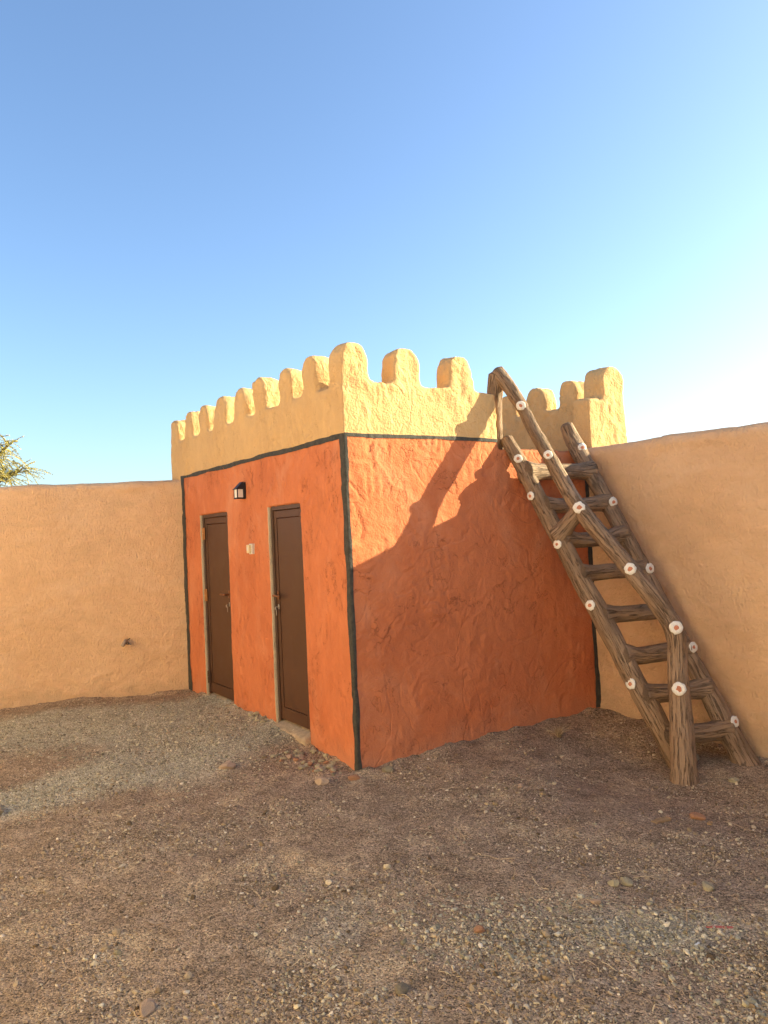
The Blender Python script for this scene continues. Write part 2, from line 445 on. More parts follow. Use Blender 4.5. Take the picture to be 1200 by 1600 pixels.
def remesh(me, voxel, smooth_it):
    o = bpy.data.objects.new('tmp', me); COL.objects.link(o)
    r = o.modifiers.new('r', 'REMESH'); r.mode = 'VOXEL'; r.voxel_size = voxel
    s = o.modifiers.new('s', 'SMOOTH'); s.factor = 0.5; s.iterations = smooth_it
    dg = bpy.context.evaluated_depsgraph_get()
    ev = o.evaluated_get(dg); em = ev.to_mesh()
    n = len(em.vertices); co = np.empty(n * 3, np.float32); em.vertices.foreach_get('co', co)
    no = np.empty(n * 3, np.float32); em.vertices.foreach_get('normal', no)
    nf = len(em.polygons); ls = np.empty(nf, np.int32); em.polygons.foreach_get('loop_total', ls)
    li = np.empty(len(em.loops), np.int32); em.loops.foreach_get('vertex_index', li)
    assert (ls == 4).all()
    ev.to_mesh_clear(); bpy.data.objects.remove(o); bpy.data.meshes.remove(me)
    return co.reshape(-1, 3).astype(float), no.reshape(-1, 3).astype(float), li.reshape(-1, 4)
V, Nn, Fq = remesh(tmp_me, 0.0155, 5)

eA = np.concatenate([Fq[:, k] for k in range(4)]); eB = np.concatenate([Fq[:, (k + 1) % 4] for k in range(4)])
top = sstep(2.60, 2.74, V[:, 2])[:, None]
deg = np.bincount(eA, minlength=len(V)) + np.bincount(eB, minlength=len(V))
for it in range(9):                       # hand-moulded: round the battlements off more than the walls
    acc = np.stack([np.bincount(eA, V[eB, k], len(V)) + np.bincount(eB, V[eA, k], len(V)) for k in range(3)], -1) / deg[:, None]
    V = V + (acc - V) * .6 * top
def plaster_disp(p, strz=0.55, amp=1.0):
    q = p * np.array([1, 1, strz])
    d = 0.010 * fbm(p * 1.2, 2) + 0.0055 * fbm(q * 4.5, 3, 7)
    warp = np.stack([fbm(q * 2.0, 2, 50), fbm(q * 2.0, 2, 80), fbm(q * 2.0, 2, 110)], -1)
    t = fbm(q * 1.7 + warp * 0.55, 3, 20) * 7.0
    fr = t - np.floor(t)
    lap = np.where(fr < .12, fr / .12, 1 - (fr - .12) / .88)
    msk = sstep(-.05, .35, fbm(p * 2.3, 2, 33))
    d = d + 0.011 * lap * msk * amp
    cr = np.abs(fbm(q * 3.1 + warp * 0.6, 3, 60))
    d = d - 0.009 * (1 - sstep(0, .04, cr)) * sstep(.1, .3, fbm(p * 2.9, 2, 90)) * amp
    return d + 0.008 * fbm(q * 9, 2, 170) * sstep(-.2, .4, fbm(p * 1.6, 2, 190)) + 0.0022 * gnoise(p * 22) + 0.0016 * gnoise(p * 41 + 5)
fadedoor = np.ones(len(V))
for y0, y1 in (D1, D2):
    ins = (V[:, 0] < .2) & (V[:, 1] > y0 - .05) & (V[:, 1] < y1 + .05) & (V[:, 2] < DT + .05)
    fadedoor[ins] = 0.45
V = V + Nn * (plaster_disp(V) * fadedoor + top[:, 0] * (.016 * fbm(V * 4.2, 2, 400) + .007 * fbm(V * 11, 2, 420)))[:, None]
C = V[Fq].mean(1)
fn = np.cross(V[Fq[:, 2]] - V[Fq[:, 0]], V[Fq[:, 3]] - V[Fq[:, 1]]); fn /= np.linalg.norm(fn, axis=1)[:, None] + 1e-12
vn = np.zeros_like(V)
for k in range(4): np.add.at(vn, Fq[:, k], fn)
vn /= np.linalg.norm(vn, axis=1)[:, None] + 1e-12
WALL_BVH = BVHTree.FromPolygons(V.tolist(), Fq.tolist())
grp = np.zeros(len(Fq), int)                # 0 wall
tanz = np.where((C[:, 0] > 2.50) & (C[:, 1] < 1.5), 2.26, np.where((C[:, 1] > 3.43), 2.2, LINE_Z))
grp[C[:, 2] > tanz] = 1                     # parapet
inside = (C[:, 0] > .13) & (C[:, 1] > .10) & (C[:, 0] < 2.93) & (C[:, 1] < 3.62) & (C[:, 2] > 2.15) & (C[:, 2] < 2.335)
grp[inside] = 2                             # roof
for i, (x0, x1, y0, y1, zb) in enumerate(MERL):
    s = (C[:, 2] > zb + .004) & (C[:, 0] > x0 - .06) & (C[:, 0] < x1 + .06) & (C[:, 1] > y0 - .06) & (C[:, 1] < y1 + .06)
    grp[s] = 10 + i
BUILD = empty('fort_building'); tag(BUILD, 'small terracotta red mud-plaster building with tan crenellated parapet and two brown doors', 'building')
def take(name, sel, mat, parent):
    f = Fq[sel]; ids, inv = np.unique(f, return_inverse=True)
    me = mesh_np(name, V[ids], inv.reshape(-1, 4), True, vn[ids])
    return link(name, me, mat, parent)
wall = take('wall', grp == 0, RED, BUILD)
parapet = take('parapet', grp == 1, TAN_B, BUILD)
take('roof', grp == 2, TAN_B, BUILD)
for i in range(len(MERL)): take('merlon', grp == 10 + i, TAN_B, parapet)
wall['label'] = 'terracotta red plaster walls'; parapet['label'] = 'tan crenellated parapet'

def snap(p, d):
    h = WALL_BVH.ray_cast(Vector(p) - Vector(d) * 0.12, Vector(d), 0.3)
    return h[0] if h[0] is not None else None
def stripe(path, label):
    """path: rows of (point, inward direction) across the stripe"""
    Vs = []
    for row in path:
        for p, d in row:
            d = Vector(d).normalized()
            h = snap(p, d)
            h = Vector(p) if h is None else h
            Vs.append(h - d * 0.0045)
    n, m = len(path), len(path[0])
    # thin paint film: outer sheet, with its rim turned back into the plaster
    me = mesh_np('painted_stripe', np.array(Vs), grid_faces(n, m))
    o = link('painted_stripe', me, BLACK, wall); o['label'] = label
    return o
def wob(t, s, a, off): return a * float(fbm(np.array([[t * s, off, 0.0]]), 3)[0])
rows = []
for z in np.arange(-.03, LINE_Z + .012, .012):                  # near corner, wraps round the edge
    wl = .040 + .014 * sstep(1.0, 2.3, z) + wob(z, 3, .014, 3.3); wr = .028 - .006 * sstep(1.0, 2.3, z) + wob(z, 3, .012, 8.8)
    sh = wob(z, 1.2, .012, 5.1)
    row = []
    for s in np.linspace(-1, 1, 13):
        if s <= 0:
            y = -s * (wl + sh); k = max(0.0, 1 - y / .03)
            row.append(((0 if True else 0, max(y, 0.0), z), (1, k, 0)))
        else:
            x = s * (wr - sh); k = max(0.0, 1 - x / .03)
            row.append(((x, 0, z), (k, 1, 0)))
    rows.append(row)
stripe(rows, 'dark grey painted line down the near corner')
rows = []
for y in np.arange(-.012, 3.44, .014):                          # along the top of the door face
    c = LINE_Z + wob(y, 1.3, .014, 1.5); h = .017 + wob(y, 4, .010, 2.5)
    rows.append([((0, max(y, 0.0), c + h * s), (1, max(0, 1 - y / .03) * .8, 0)) for s in np.linspace(-1, 1, 6)])
stripe(rows, 'dark grey painted line above the doors')
rows = []
for x in np.arange(0.0, 1.47, .014):                            # along the top of the ladder face
    c = LINE_Z + .012 + wob(x, 1.6, .010, 11.5); h = .014 + wob(x, 4, .007, 12.5)
    rows.append([((x, 0, c + h * s), (max(0, 1 - x / .03) * .8, 1, 0)) for s in np.linspace(-1, 1, 6)])
stripe(rows, 'dark grey painted line above the ladder face')
rows = []
for z in np.arange(.06, LINE_Z, .013):                          # far left corner
    wl = .10 + wob(z, 3, .03, 21); e = 3.425 + wob(z, 5, .008, 24)
    rows.append([((0, e - wl * s, z), (1, 0, 0)) for s in np.linspace(0, 1, 8)])
stripe(rows, 'black painted line at the far left corner')
rows = []
for z in np.arange(.03, 2.27, .013):                            # right corner
    wl = .055 + wob(z, 3, .014, 31)
    rows.append([((2.50 - wl * s, 0, z), (0, 1, 0)) for s in np.linspace(0, 1, 6)])
stripe(rows, 'black painted line in the corner behind the ladder')

# doors, set back in their openings
def door(y0, y1, handle_far, label, zb):
    d = empty('door', (0, 0, 0), BUILD); d['label'] = label
    xf = .016
    bm = bmesh.new()
    fw = .035
    bm_box(bm, (xf, y0 - .02, zb), (xf + .05, y0 + fw, DT + .02), .004); bm_box(bm, (xf, y1 - fw, zb), (xf + .05, y1 + .02, DT + .02), .004)
    bm_box(bm, (xf, y0 + fw, DT - fw), (xf + .05, y1 - fw, DT + .02), .004)
    link('frame', bm_mesh('frame', bm), DOORF, d)
    # leaf with a raised border and a routed line round the sunk panel
    ly0, ly1, lz0, lz1 = y0 + fw + .004, y1 - fw - .004, zb + .012, DT - fw - .004
    bm = bmesh.new()
    bw = .042; xl = xf + .012
    bm_box(bm, (xl, ly0, lz0), (xl + .03, ly0 + bw, lz1), .003); bm_box(bm, (xl, ly1 - bw, lz0), (xl + .03, ly1, lz1), .003)
    bm_box(bm, (xl, ly0 + bw, lz0), (xl + .03, ly1 - bw, lz0 + .10), .003); bm_box(bm, (xl, ly0 + bw, lz1 - .06), (xl + .03, ly1 - bw, lz1), .003)
    link('leaf_border', bm_mesh('leaf_border', bm), DOOR, d)
    link('panel', box_mesh('panel', (xl + .006, ly0 + bw + .004, lz0 + .104), (xl + .026, ly1 - bw - .004, lz1 - .064), .003), DOOR, d)
    hy = ly1 - .03 if handle_far else ly0 + .03
    sgn = -1 if handle_far else 1
    hz = 1.16 if handle_far else 1.12
    bm = bmesh.new()
    bm_box(bm, (xl - .008, hy - .014, hz - .035), (xl, hy + .014, hz + .035), .003)
    bmesh.ops.create_cone(bm, cap_ends=True, segments=12, radius1=.009, radius2=.009, depth=.045, matrix=Matrix.Translation((xl - .026, hy, hz)) @ Matrix.Rotation(math.pi / 2, 4, 'Y'))
    bm_box(bm, (xl - .056, min(hy - sgn * .012, hy + sgn * .115), hz - .009), (xl - .040, max(hy - sgn * .012, hy + sgn * .115), hz + .009), .006)
    link('handle', bm_mesh('handle', bm), LEVER, d)
    bm = bmesh.new()
    bm_box(bm, (xl - .005, hy - .012, hz - .115), (xl, hy + .012, hz - .075), .002)
    bm_box(bm, (xl - .030, hy - .003, hz - .100), (xl - .005, hy + .003, hz - .090), .001)
    bmesh.ops.create_cone(bm, cap_ends=True, segments=12, radius1=.013, radius2=.013, depth=.003, matrix=Matrix.Translation((xl - .034, hy, hz - .108)) @ Matrix.Rotation(math.pi / 2, 4, 'Y'))
    bm_box(bm, (xl - .026, hy - .004, hz - .165), (xl - .023, hy + .004, hz - .112), .001)
    bm_box(bm, (xl - .022, hy + .004, hz - .150), (xl - .019, hy + .012, hz - .110), .001)
    link('lock_with_keys', bm_mesh('lock', bm), STEEL, d)
    if not handle_far:
        for hz_, hm in ((1.74, HINGE), (1.12, HINGE), (.30, DOORF)):
            bm = bmesh.new()
            for k, zz in ((0, 0.0), (1, -.062)):
                bmesh.ops.create_cone(bm, cap_ends=True, segments=14, radius1=.011, radius2=.011, depth=.058, matrix=Matrix.Translation((xf - .008, y1 - fw + .004, hz_ + zz)))
            bm_box(bm, (xf - .004, y1 - fw - .025, hz_ - .09), (xf + .001, y1 - fw + .025, hz_ + .03))
            link('hinge', bm_mesh('hinge', bm), hm, d)
    # unpainted edge of render along the far jamb
    zs = np.arange(zb - .03, DT + .004, .02); Vs = []
    for z in zs:
        o1 = wob(z, 7, .006, y0); o2 = wob(z, 9, .005, y1 + 4)
        Vs += [(-.004 + o2, y1 + .010, z), (-.008 + o2, y1 - .010 + o1, z), (.006, y1 - .014 + o1 * .5, z), (.020, y1 - .010, z)]
    link('jamb_edge', mesh_np('jamb', np.array(Vs), grid_faces(len(zs), 4), False), CREAM, d)
    return d
door(*D1, False, 'brown metal door nearer the tan wall, hinges showing on its left', .105)
door(*D2, True, 'brown metal door nearer the building corner, lever at its left edge', .125)
# dusty concrete thresholds
for (y0, y1), zt, ex in ((D1, .108, .03), (D2, .126, .05)):
    bm = bmesh.new(); bm_box(bm, (-ex, y0 - .005, -.1), (.13, y1 + .005, zt), 0)
    bmesh.ops.subdivide_edges(bm, edges=bm.edges[:], cuts=9, use_grid_fill=True)
    P = np.array([v.co[:] for v in bm.verts]); dd = fbm(P * 9, 3)
    for v, q in zip(bm.verts, dd):
        f = min(1, max(0, (.10 - v.co.x) / (.10 + ex)))
        if v.co.z > 0: v.co.z += q * .010 - f * f * .045
        if v.co.x < 0: v.co.x += q * .03
    link('threshold', bm_mesh('threshold', bm, True), CONC, BUILD)

# ------------------------------------------------------------------ boundary walls
def boundary_wall(name, start, direc, thick, length, ztop, dense, label, side, bottom=-.3, roll=0.0, mat=None):
    """wall along direc; its yard face passes through start, body on the other side (side=+1: left of direc)"""
    d = np.array([direc[0], direc[1], 0.0]); d /= np.linalg.norm(d)
    n = np.array([-d[1], d[0], 0.0]) * side          # from yard face into the body
    L = list(np.arange(0, dense, .022)); s = .022
    while L[-1] < length: s = min(s * 1.12, .25); L.append(L[-1] + s)
    L = np.array(L)
    prof = []
    for z in np.arange(bottom, ztop - .07, .022): prof.append((0.0, z))
    r = .07
    for t in np.linspace(0, math.pi / 2, 6): prof.append((r - r * math.cos(t), ztop - r + r * math.sin(t)))
    for x in np.linspace(r, thick - r, 10)[1:-1]: prof.append((x, ztop))
    for t in np.linspace(math.pi / 2, 0, 6): prof.append((thick - r + r * math.cos(t), ztop - r + r * math.sin(t)))
    for z in np.linspace(ztop - .2, bottom, 8): prof.append((thick, z))
    prof = np.array(prof)
    tang = np.gradient(prof, axis=0); pn = np.stack([-tang[:, 1], tang[:, 0]], -1); pn /= np.linalg.norm(pn, axis=1)[:, None]
    P = np.array([start[0], start[1], 0.0]) + d * L[:, None, None] + n * prof[None, :, 0, None] + np.array([0, 0, 1.0]) * prof[None, :, 1, None]
    Nrm = n * pn[None, :, 0, None] + np.array([0, 0, 1.0]) * pn[None, :, 1, None] + 0 * P
    P = P.reshape(-1, 3); Nrm = Nrm.reshape(-1, 3)
    zz = P[:, 2]
    dd = .014 * fbm(P * .9, 2, 3) + .005 * fbm(P * 4, 3, 9) + .0022 * fbm(P * 18, 2, 2)
    wv = fbm(P * np.array([1.6, 1.6, 1]), 3, 44) * .05
    dd += .014 * sstep(-.012, .012, zz - (ztop - .10 + wv)) * sstep(-.3, .1, fbm(P * 1.4, 2, 71))     # ragged coping lip
    t = fbm(P * 1.3, 3, 130) * 4; fr = t - np.floor(t)
    dd += .008 * np.where(fr < .06, fr / .06, 1 - (fr - .06) / .94) * sstep(-.1, .3, fbm(P * 1.1, 2, 150))
    pk = sstep(.05, .2, fbm(P * np.array([2.2, 2.2, 3]), 3, 210) + .35 - zz * .7)                          # flaked foot
    dd -= pk * (.008 + .006 * fbm(P * 14, 2, 220))
    P = P + Nrm * dd[:, None]
    if roll: P[:, 2] += roll * fbm(np.stack([P[:, 0], P[:, 1], 0 * zz], -1) * .8, 2, 300) * sstep(1.5, ztop, zz)
    fq = grid_faces(len(L), len(prof))
    if side > 0: fq = fq[:, ::-1]
    m0 = len(prof)
    me = mesh_np(name, P, [fq])
    o = link(name, me, mat or TAN_W); tag(o, label, 'wall')
    return o
boundary_wall('boundary_wall', (2.50, .06), (0, -1), .42, 12, 2.305, 2.6, 'tan plastered boundary wall behind the wooden ladder', 1, roll=.012)
boundary_wall('boundary_wall', (.12, 3.42 - .05), (-.907, .421), .30, 6.2, 2.305, 2.8, 'tan plastered boundary wall beside the far door, pipe stub in it', -1, roll=.015)

boundary_wall('boundary_wall', (-5.1, 6.0), (0, -1), .42, 20, 3.5, .05, 'unseen pale sand wall added across the yard to bounce sunlight', -1, mat=PALE_BOUNCE)  # added out of view; made tall and pale to fill the shaded faces

# ------------------------------------------------------------------ ladder
def catmull(pts, step):
    pts = [np.array(p, float) for p in pts]
    pts = [2 * pts[0] - pts[1]] + pts + [2 * pts[-1] - pts[-2]]
    out = []; rad = []
    for i in range(1, len(pts) - 2):
        p0, p1, p2, p3 = pts[i - 1:i + 3]
        n = max(2, int(np.linalg.norm((p2 - p1)[:3]) / step))
        for k in range(n):
            t = k / n
            out.append(.5 * (2 * p1 + (p2 - p0) * t + (2 * p0 - 5 * p1 + 4 * p2 - p3) * t * t + (3 * p1 - p0 - 3 * p2 + p3) * t ** 3))
    out.append(pts[-2])
    return np.array(out)
def limb(name, pts, parent, m=44, wobble=.008, groove=.0042, seed=0., mat=None, cap=True, step=.018):
    """tapering round timber with bark grooves; pts rows are x,y,z,radius"""
    Pp = catmull(pts, step); c = Pp[:, :3]; r = Pp[:, 3] * (1.07 if mat is None else 1.0)
    s = np.concatenate([[0], np.cumsum(np.linalg.norm(np.diff(c, axis=0), axis=1))])
    c = c + np.stack([fbm(np.stack([s * 2.2, 0 * s + seed, 0 * s + k * 9], -1), 2) for k in range(3)], -1) * wobble
    t = np.gradient(c, axis=0); t /= np.linalg.norm(t, axis=1)[:, None]
    a = np.array([.3, -1, .2]); e1 = []
    for k in range(len(t)):
        a = a - t[k] * (a @ t[k]); a /= np.linalg.norm(a); e1.append(a.copy())
    e1 = np.array(e1); e2 = np.cross(t, e1)
    th = np.linspace(0, 2 * np.pi, m, endpoint=False)
    ct, st_ = np.cos(th), np.sin(th)
    S = np.repeat(s, m); TH = np.tile(th, len(s))
    q = np.stack([np.cos(TH) * 2.6, np.sin(TH) * 2.6, S * 2.6 + seed * 3], -1)
    gq = fbm(q, 3, seed)
    rid = np.abs(((gq * 5) % 2) - 1)
    disp = -groove * (1 - sstep(0.0, .35, rid)) + .006 * fbm(np.stack([np.cos(TH), np.sin(TH), S * 5], -1), 2, seed + 5) + .0015 * gnoise(np.stack([np.cos(TH) * 6, np.sin(TH) * 6, S * 30], -1))
    R = np.repeat(r, m) + disp * np.minimum(1, np.repeat(r, m) / .05)
    Vv = np.repeat(c, m, 0) + R[:, None] * (np.cos(TH)[:, None] * np.repeat(e1, m, 0) + np.sin(TH)[:, None] * np.repeat(e2, m, 0))
    fq = grid_faces(len(s), m, True)
    att = np.stack([np.cos(TH) * 4.6, np.sin(TH) * 4.6, S * 3.2 + seed * 7], -1)
    fs = [fq]
    if cap:
        n0 = len(Vv)
        extra = []; tris = []
        for end, ring in ((0, 0), (1, len(s) - 1)):
            ctr = c[ring] + t[ring] * (-1 if end == 0 else 1) * r[ring] * .45
            mid = Vv[ring * m:(ring + 1) * m] * .55 + c[ring] * .45 + t[ring] * (-1 if end == 0 else 1) * r[ring] * .36
            b0 = n0 + len(extra); extra += list(mid); extra.append(ctr)
            i = np.arange(m); j = (i + 1) % m
            o = ring * m
            qd = np.stack([o + i, b0 + i, b0 + j, o + j], -1); tr = np.stack([b0 + i, np.full(m, b0 + m), b0 + j], -1)
            if end == 1: qd = qd[:, ::-1]; tr = tr[:, ::-1]
            fs[0] = np.concatenate([fs[0], qd[:, ::-1] if False else qd]); tris.append(tr)
        Vv = np.concatenate([Vv, np.array(extra)])
        att = np.concatenate([att, np.array(extra) * 20])
        fs.append(np.concatenate(tris))
    me = mesh_np(name, Vv, fs)
    at = me.attributes.new('bark', 'FLOAT_VECTOR', 'POINT'); at.data.foreach_set('vector', att.astype(np.float32).ravel())
    return link(name, me, mat or BARK, parent)

LAD = empty('wooden_ladder'); tag(LAD, 'rough brown log ladder with handrail leaning on the red building', 'ladder')
LB = np.array((1.970, -1.138, -.08)); LT = np.array((1.569, -.010, 2.311))
RB = np.array((2.361, -1.412, -.1)); RT = np.array((2.322, -.10, 2.208))
def lat(z): return LT + (LB - LT) * ((LT[2] - z) / (LT[2] - LB[2]))
def rat(z): return RT + (RB - RT) * ((RT[2] - z) / (RT[2] - RB[2]))
def P4(p, r): return (p[0], p[1], p[2], r)
rail_l = limb('rail', [P4(lat(-.28), .075), P4(lat(.1), .072), P4(lat(.7), .069), P4(lat(1.3), .068), P4(lat(1.9), .060), P4(lat(2.2), .056), (1.560, .02, 2.36, .050)], LAD, seed=1.3)
rail_r = limb('rail', [P4(rat(-.3), .10), P4(rat(-.02), .078), P4(rat(.5), .064), P4(rat(1.2), .062), P4(rat(1.9), .062), P4(rat(2.16), .066), (2.315, -.03, 2.33, .066), (2.268, .02, 2.50, .052)], LAD, seed=4.7)
hand = limb('handrail', [(1.760, -1.335, -.36, .098), (1.772, -1.325, -.16, .090), (1.868, -1.255, .23, .073), (1.945, -1.195, 0.607, 0.064), (1.960, -1.182, 0.830, 0.064), (1.935, -1.110, 0.992, 0.062), (1.855, -0.904, 1.294, 0.060), (1.733, -0.558, 1.765, 0.059), (1.655, -0.340, 2.192, 0.049), (1.584, -0.141, 2.609, 0.048), (1.542, -0.010, 2.830, 0.055), (1.525, 0.050, 2.916, 0.055)], LAD, seed=8.1)
post = limb('top_post', [(1.520, .105, 2.18, .052), (1.520, .100, 2.5, .050), (1.520, .085, 2.76, .060), (1.522, .06, 2.89, .062)], LAD, seed=2.2)
limb('brace', [P4(lat(1.56) + np.array((.0, 0, 0)), .085), P4(lat(1.56) * .55 + np.array((1.733, -.558, 1.73)) * .45, .060), (1.733, -.55, 1.735, .058)], LAD, seed=3.9)
for k, z in enumerate((2.07, 1.79, 1.52, 1.245, .935, .645, .365, .095)):
    a = lat(z + .005); b_ = rat(z + .015)
    r = (.062, .058, .056, .057, .060, .062, .064, .066)[k]
    sag = np.array((0, 0, -.008 * (k % 3)))
    limb('rung', [P4(a, r * 1.5), P4(a + (b_ - a) * .14, r * 1.12), P4(a + (b_ - a) * .3 + sag, r), P4(a + (b_ - a) * .7 + sag, r * .98), P4(a + (b_ - a) * .87, r * 1.1), P4(b_, r * 1.4)], LAD, seed=10 + k * 1.7, wobble=.012)
# sawn branch stubs, painted white with an orange heart
def knot(p, d, axis_r, rad, parent, sd):
    d = Vector(d).normalized(); p = Vector(p)
    x = d.orthogonal().normalized(); y = d.cross(x)
    rr = np.random.default_rng(sd); n = 20
    e = 1 + .035 * np.sin(np.arange(n) * 2 * np.pi / n * 7 + sd) + rr.normal(0, .035, n)
    tip = p + d * (axis_r + .010)
    Vs = []; att = []
    for k, (q, f) in enumerate(((axis_r * .45, 1.08), (axis_r * .9, 1.03), (axis_r + .006, 1.0))):
        for i in range(n):
            th = 2 * np.pi * i / n; r = rad * f * (1 + (e[i] - 1) * (k / 2))
            Vs.append(p + d * q + (x * math.cos(th) + y * math.sin(th)) * r); att.append((math.cos(th) * 2, math.sin(th) * 2, q * 6 + sd))
    me = mesh_np('stub', np.array(Vs), grid_faces(3, n, True)[:, ::-1])
    at = me.attributes.new('bark', 'FLOAT_VECTOR', 'POINT'); at.data.foreach_set('vector', np.array(att, np.float32).ravel())
    kn = link('branch_stub', me, BARK, parent)
    Vs = []
    for k, (f, h) in enumerate(((1.04, .0), (1.0, .007), (.55, .010), (0.3, .009))):
        for i in range(n):
            th = 2 * np.pi * i / n; r = rad * f * (e[i] if k < 2 else 1 + (e[i] - 1) * .5)
            Vs.append(p + d * (axis_r + h) + (x * math.cos(th) + y * math.sin(th)) * r)
    link('white_ring', mesh_np('ring', np.array(Vs), grid_faces(4, n, True)[:, ::-1]), KNOTW, kn)
    Vs = [p + d * (axis_r + .0125)]; mm = 9
    for k, (f, h) in enumerate(((.26, .0125), (.40, .0098))):
        for i in range(mm):
            th = 2 * np.pi * i / mm; r = rad * f * (1 + rr.normal(0, .16))
            Vs.append(p + d * (axis_r + h) + (x * math.cos(th) + y * math.sin(th)) * r)
    tri = [(0, 1 + i, 1 + (i + 1) % mm) for i in range(mm)]
    qd = [(1 + i, 1 + mm + i, 1 + mm + (i + 1) % mm, 1 + (i + 1) % mm) for i in range(mm)]
    link('orange_heart', mesh_np('heart', np.array(Vs), [np.array(tri), np.array(qd)], False), KNOTC, kn)
def tocam(p): return (CAM - Vector(p)).normalized()
rightv = Vector((0.83, -0.557, 0))
for k, (z, lf, rad) in enumerate(((2.19, -.05, .034), (1.88, .95, .034), (1.49, .65, .034), (1.02, .55, .038), (.45, .75, .040))):
    p = lat(z); knot(p, tocam(p) * .8 - rightv * lf, .071, rad, LAD, 10 + k)
for k, (p, rad) in enumerate((((1.584, -.141, 2.609), .036), ((1.655, -.34, 2.192), .034), ((1.733, -.558, 1.765), .044), ((1.857, -.904, 1.294), .042), ((1.958, -1.175, .875), .045), ((1.914, -1.219, .455), .045))):
    knot(p, tocam(p) + rightv * (.18 if k in (4,) else 0), (.060, .060, .066, .066, .074, .084)[k], rad, LAD, 30 + k)
for k, (z, rf, rad) in enumerate(((2.30, .4, .038), (1.81, .55, .040), (1.26, .6, .040), (.665, .62, .039), (.155, .75, .040))):
    p = rat(z); knot(p, tocam(p) * .8 + rightv * rf, .084, rad, LAD, 50 + k)

# ------------------------------------------------------------------ wall lantern and switch box
L = empty('wall_lantern', (0.0, 1.775, 2.06)); L.scale = (.8, .72, .84); tag(L, 'small black half lantern with pale panes on the red wall between the doors', 'lantern')
bm = bmesh.new(); bm_box(bm, (-.016, -.055, -.075), (.012, .055, .10), .003); link('back_plate', bm_mesh('bp', bm), IRON, L)
bm = bmesh.new()
vv = [bm.verts.new(c) for c in ((-.105, -.052, .032), (-.105, .052, .032), (-.014, .056, .032), (-.014, -.056, .032), (-.014, .044, .105), (-.014, -.044, .105), (-.03, .038, .105), (-.03, -.038, .105))]
for f in ((0, 1, 2, 3), (0, 7, 6, 1), (1, 6, 4, 2), (0, 3, 5, 7), (4, 6, 7, 5), (2, 4, 5, 3)): bm.faces.new([vv[i] for i in f])
bmesh.ops.recalc_face_normals(bm, faces=bm.faces[:])
bm_box(bm, (-.110, -.057, .026), (-.012, .057, .034), .002)
link('hood', bm_mesh('hood', bm), IRON, L)
bm = bmesh.new()
for x, y in ((-.092, -.046), (-.092, .046), (-.022, -.046), (-.022, .046)): bm_box(bm, (x - .005, y - .005, -.062), (x + .005, y + .005, .028))
bm_box(bm, (-.100, -.053, -.074), (-.012, .053, -.060), .003)
link('cage', bm_mesh('cage', bm), IRON, L)
for lo, hi in (((-.094, -.041, -.060), (-.090, .041, .026)), ((-.087, -.049, -.060), (-.027, -.045, .026)), ((-.087, .045, -.060), (-.027, .049, .026))):
    link('pane', box_mesh('pane', lo, hi), FROST, L)
S = empty('switch_box', (0.0, 1.625, 1.553)); S.scale = (.8, .75, .85); tag(S, 'small weathered white electric switch box on the red wall below the lantern', 'switch box')
link('back_box', box_mesh('bb', (-.032, -.050, -.058), (.012, .034, .050), .006), PLASTIC, S)
link('cover', box_mesh('cv', (-.058, -.030, -.046), (-.030, .046, .040), .006), CREAMP, S)
link('rocker', box_mesh('rk', (-.064, -.008, -.022), (-.056, .026, .016), .003), PLASTIC, S)

# pipe stub with cut wires in the left wall
PP = empty('pipe_stub', (-.59, 3.655, .61)); tag(PP, 'cut conduit stub with loose dark wires low in the left tan wall', 'pipe')
nd = np.array((-.388, -.921, 0.0))
limb('pipe', [P4(-nd * .05 + np.array((0, 0, .01)), .019), P4(nd * .03, .019), P4(nd * .055 + np.array((-.02, 0, -.03)), .019)], PP, m=16, wobble=0, groove=0, mat=CONC, step=.01)
for k in range(6):
    a = np.array(nd * .03) + np.array((random.uniform(-.01, .03), 0, random.uniform(-.005, .02)))
    e = a + np.array((random.uniform(.01, .06), 0, random.uniform(-.03, .035))) + nd * random.uniform(.02, .06)
    limb('wire', [P4(a - nd * .05, .004), P4((a + e) / 2 + nd * .02, .005), P4(e, .004)], PP, m=6, wobble=.004, groove=0, mat=(WIRE, STEEL, WIRE)[k % 3], step=.012)

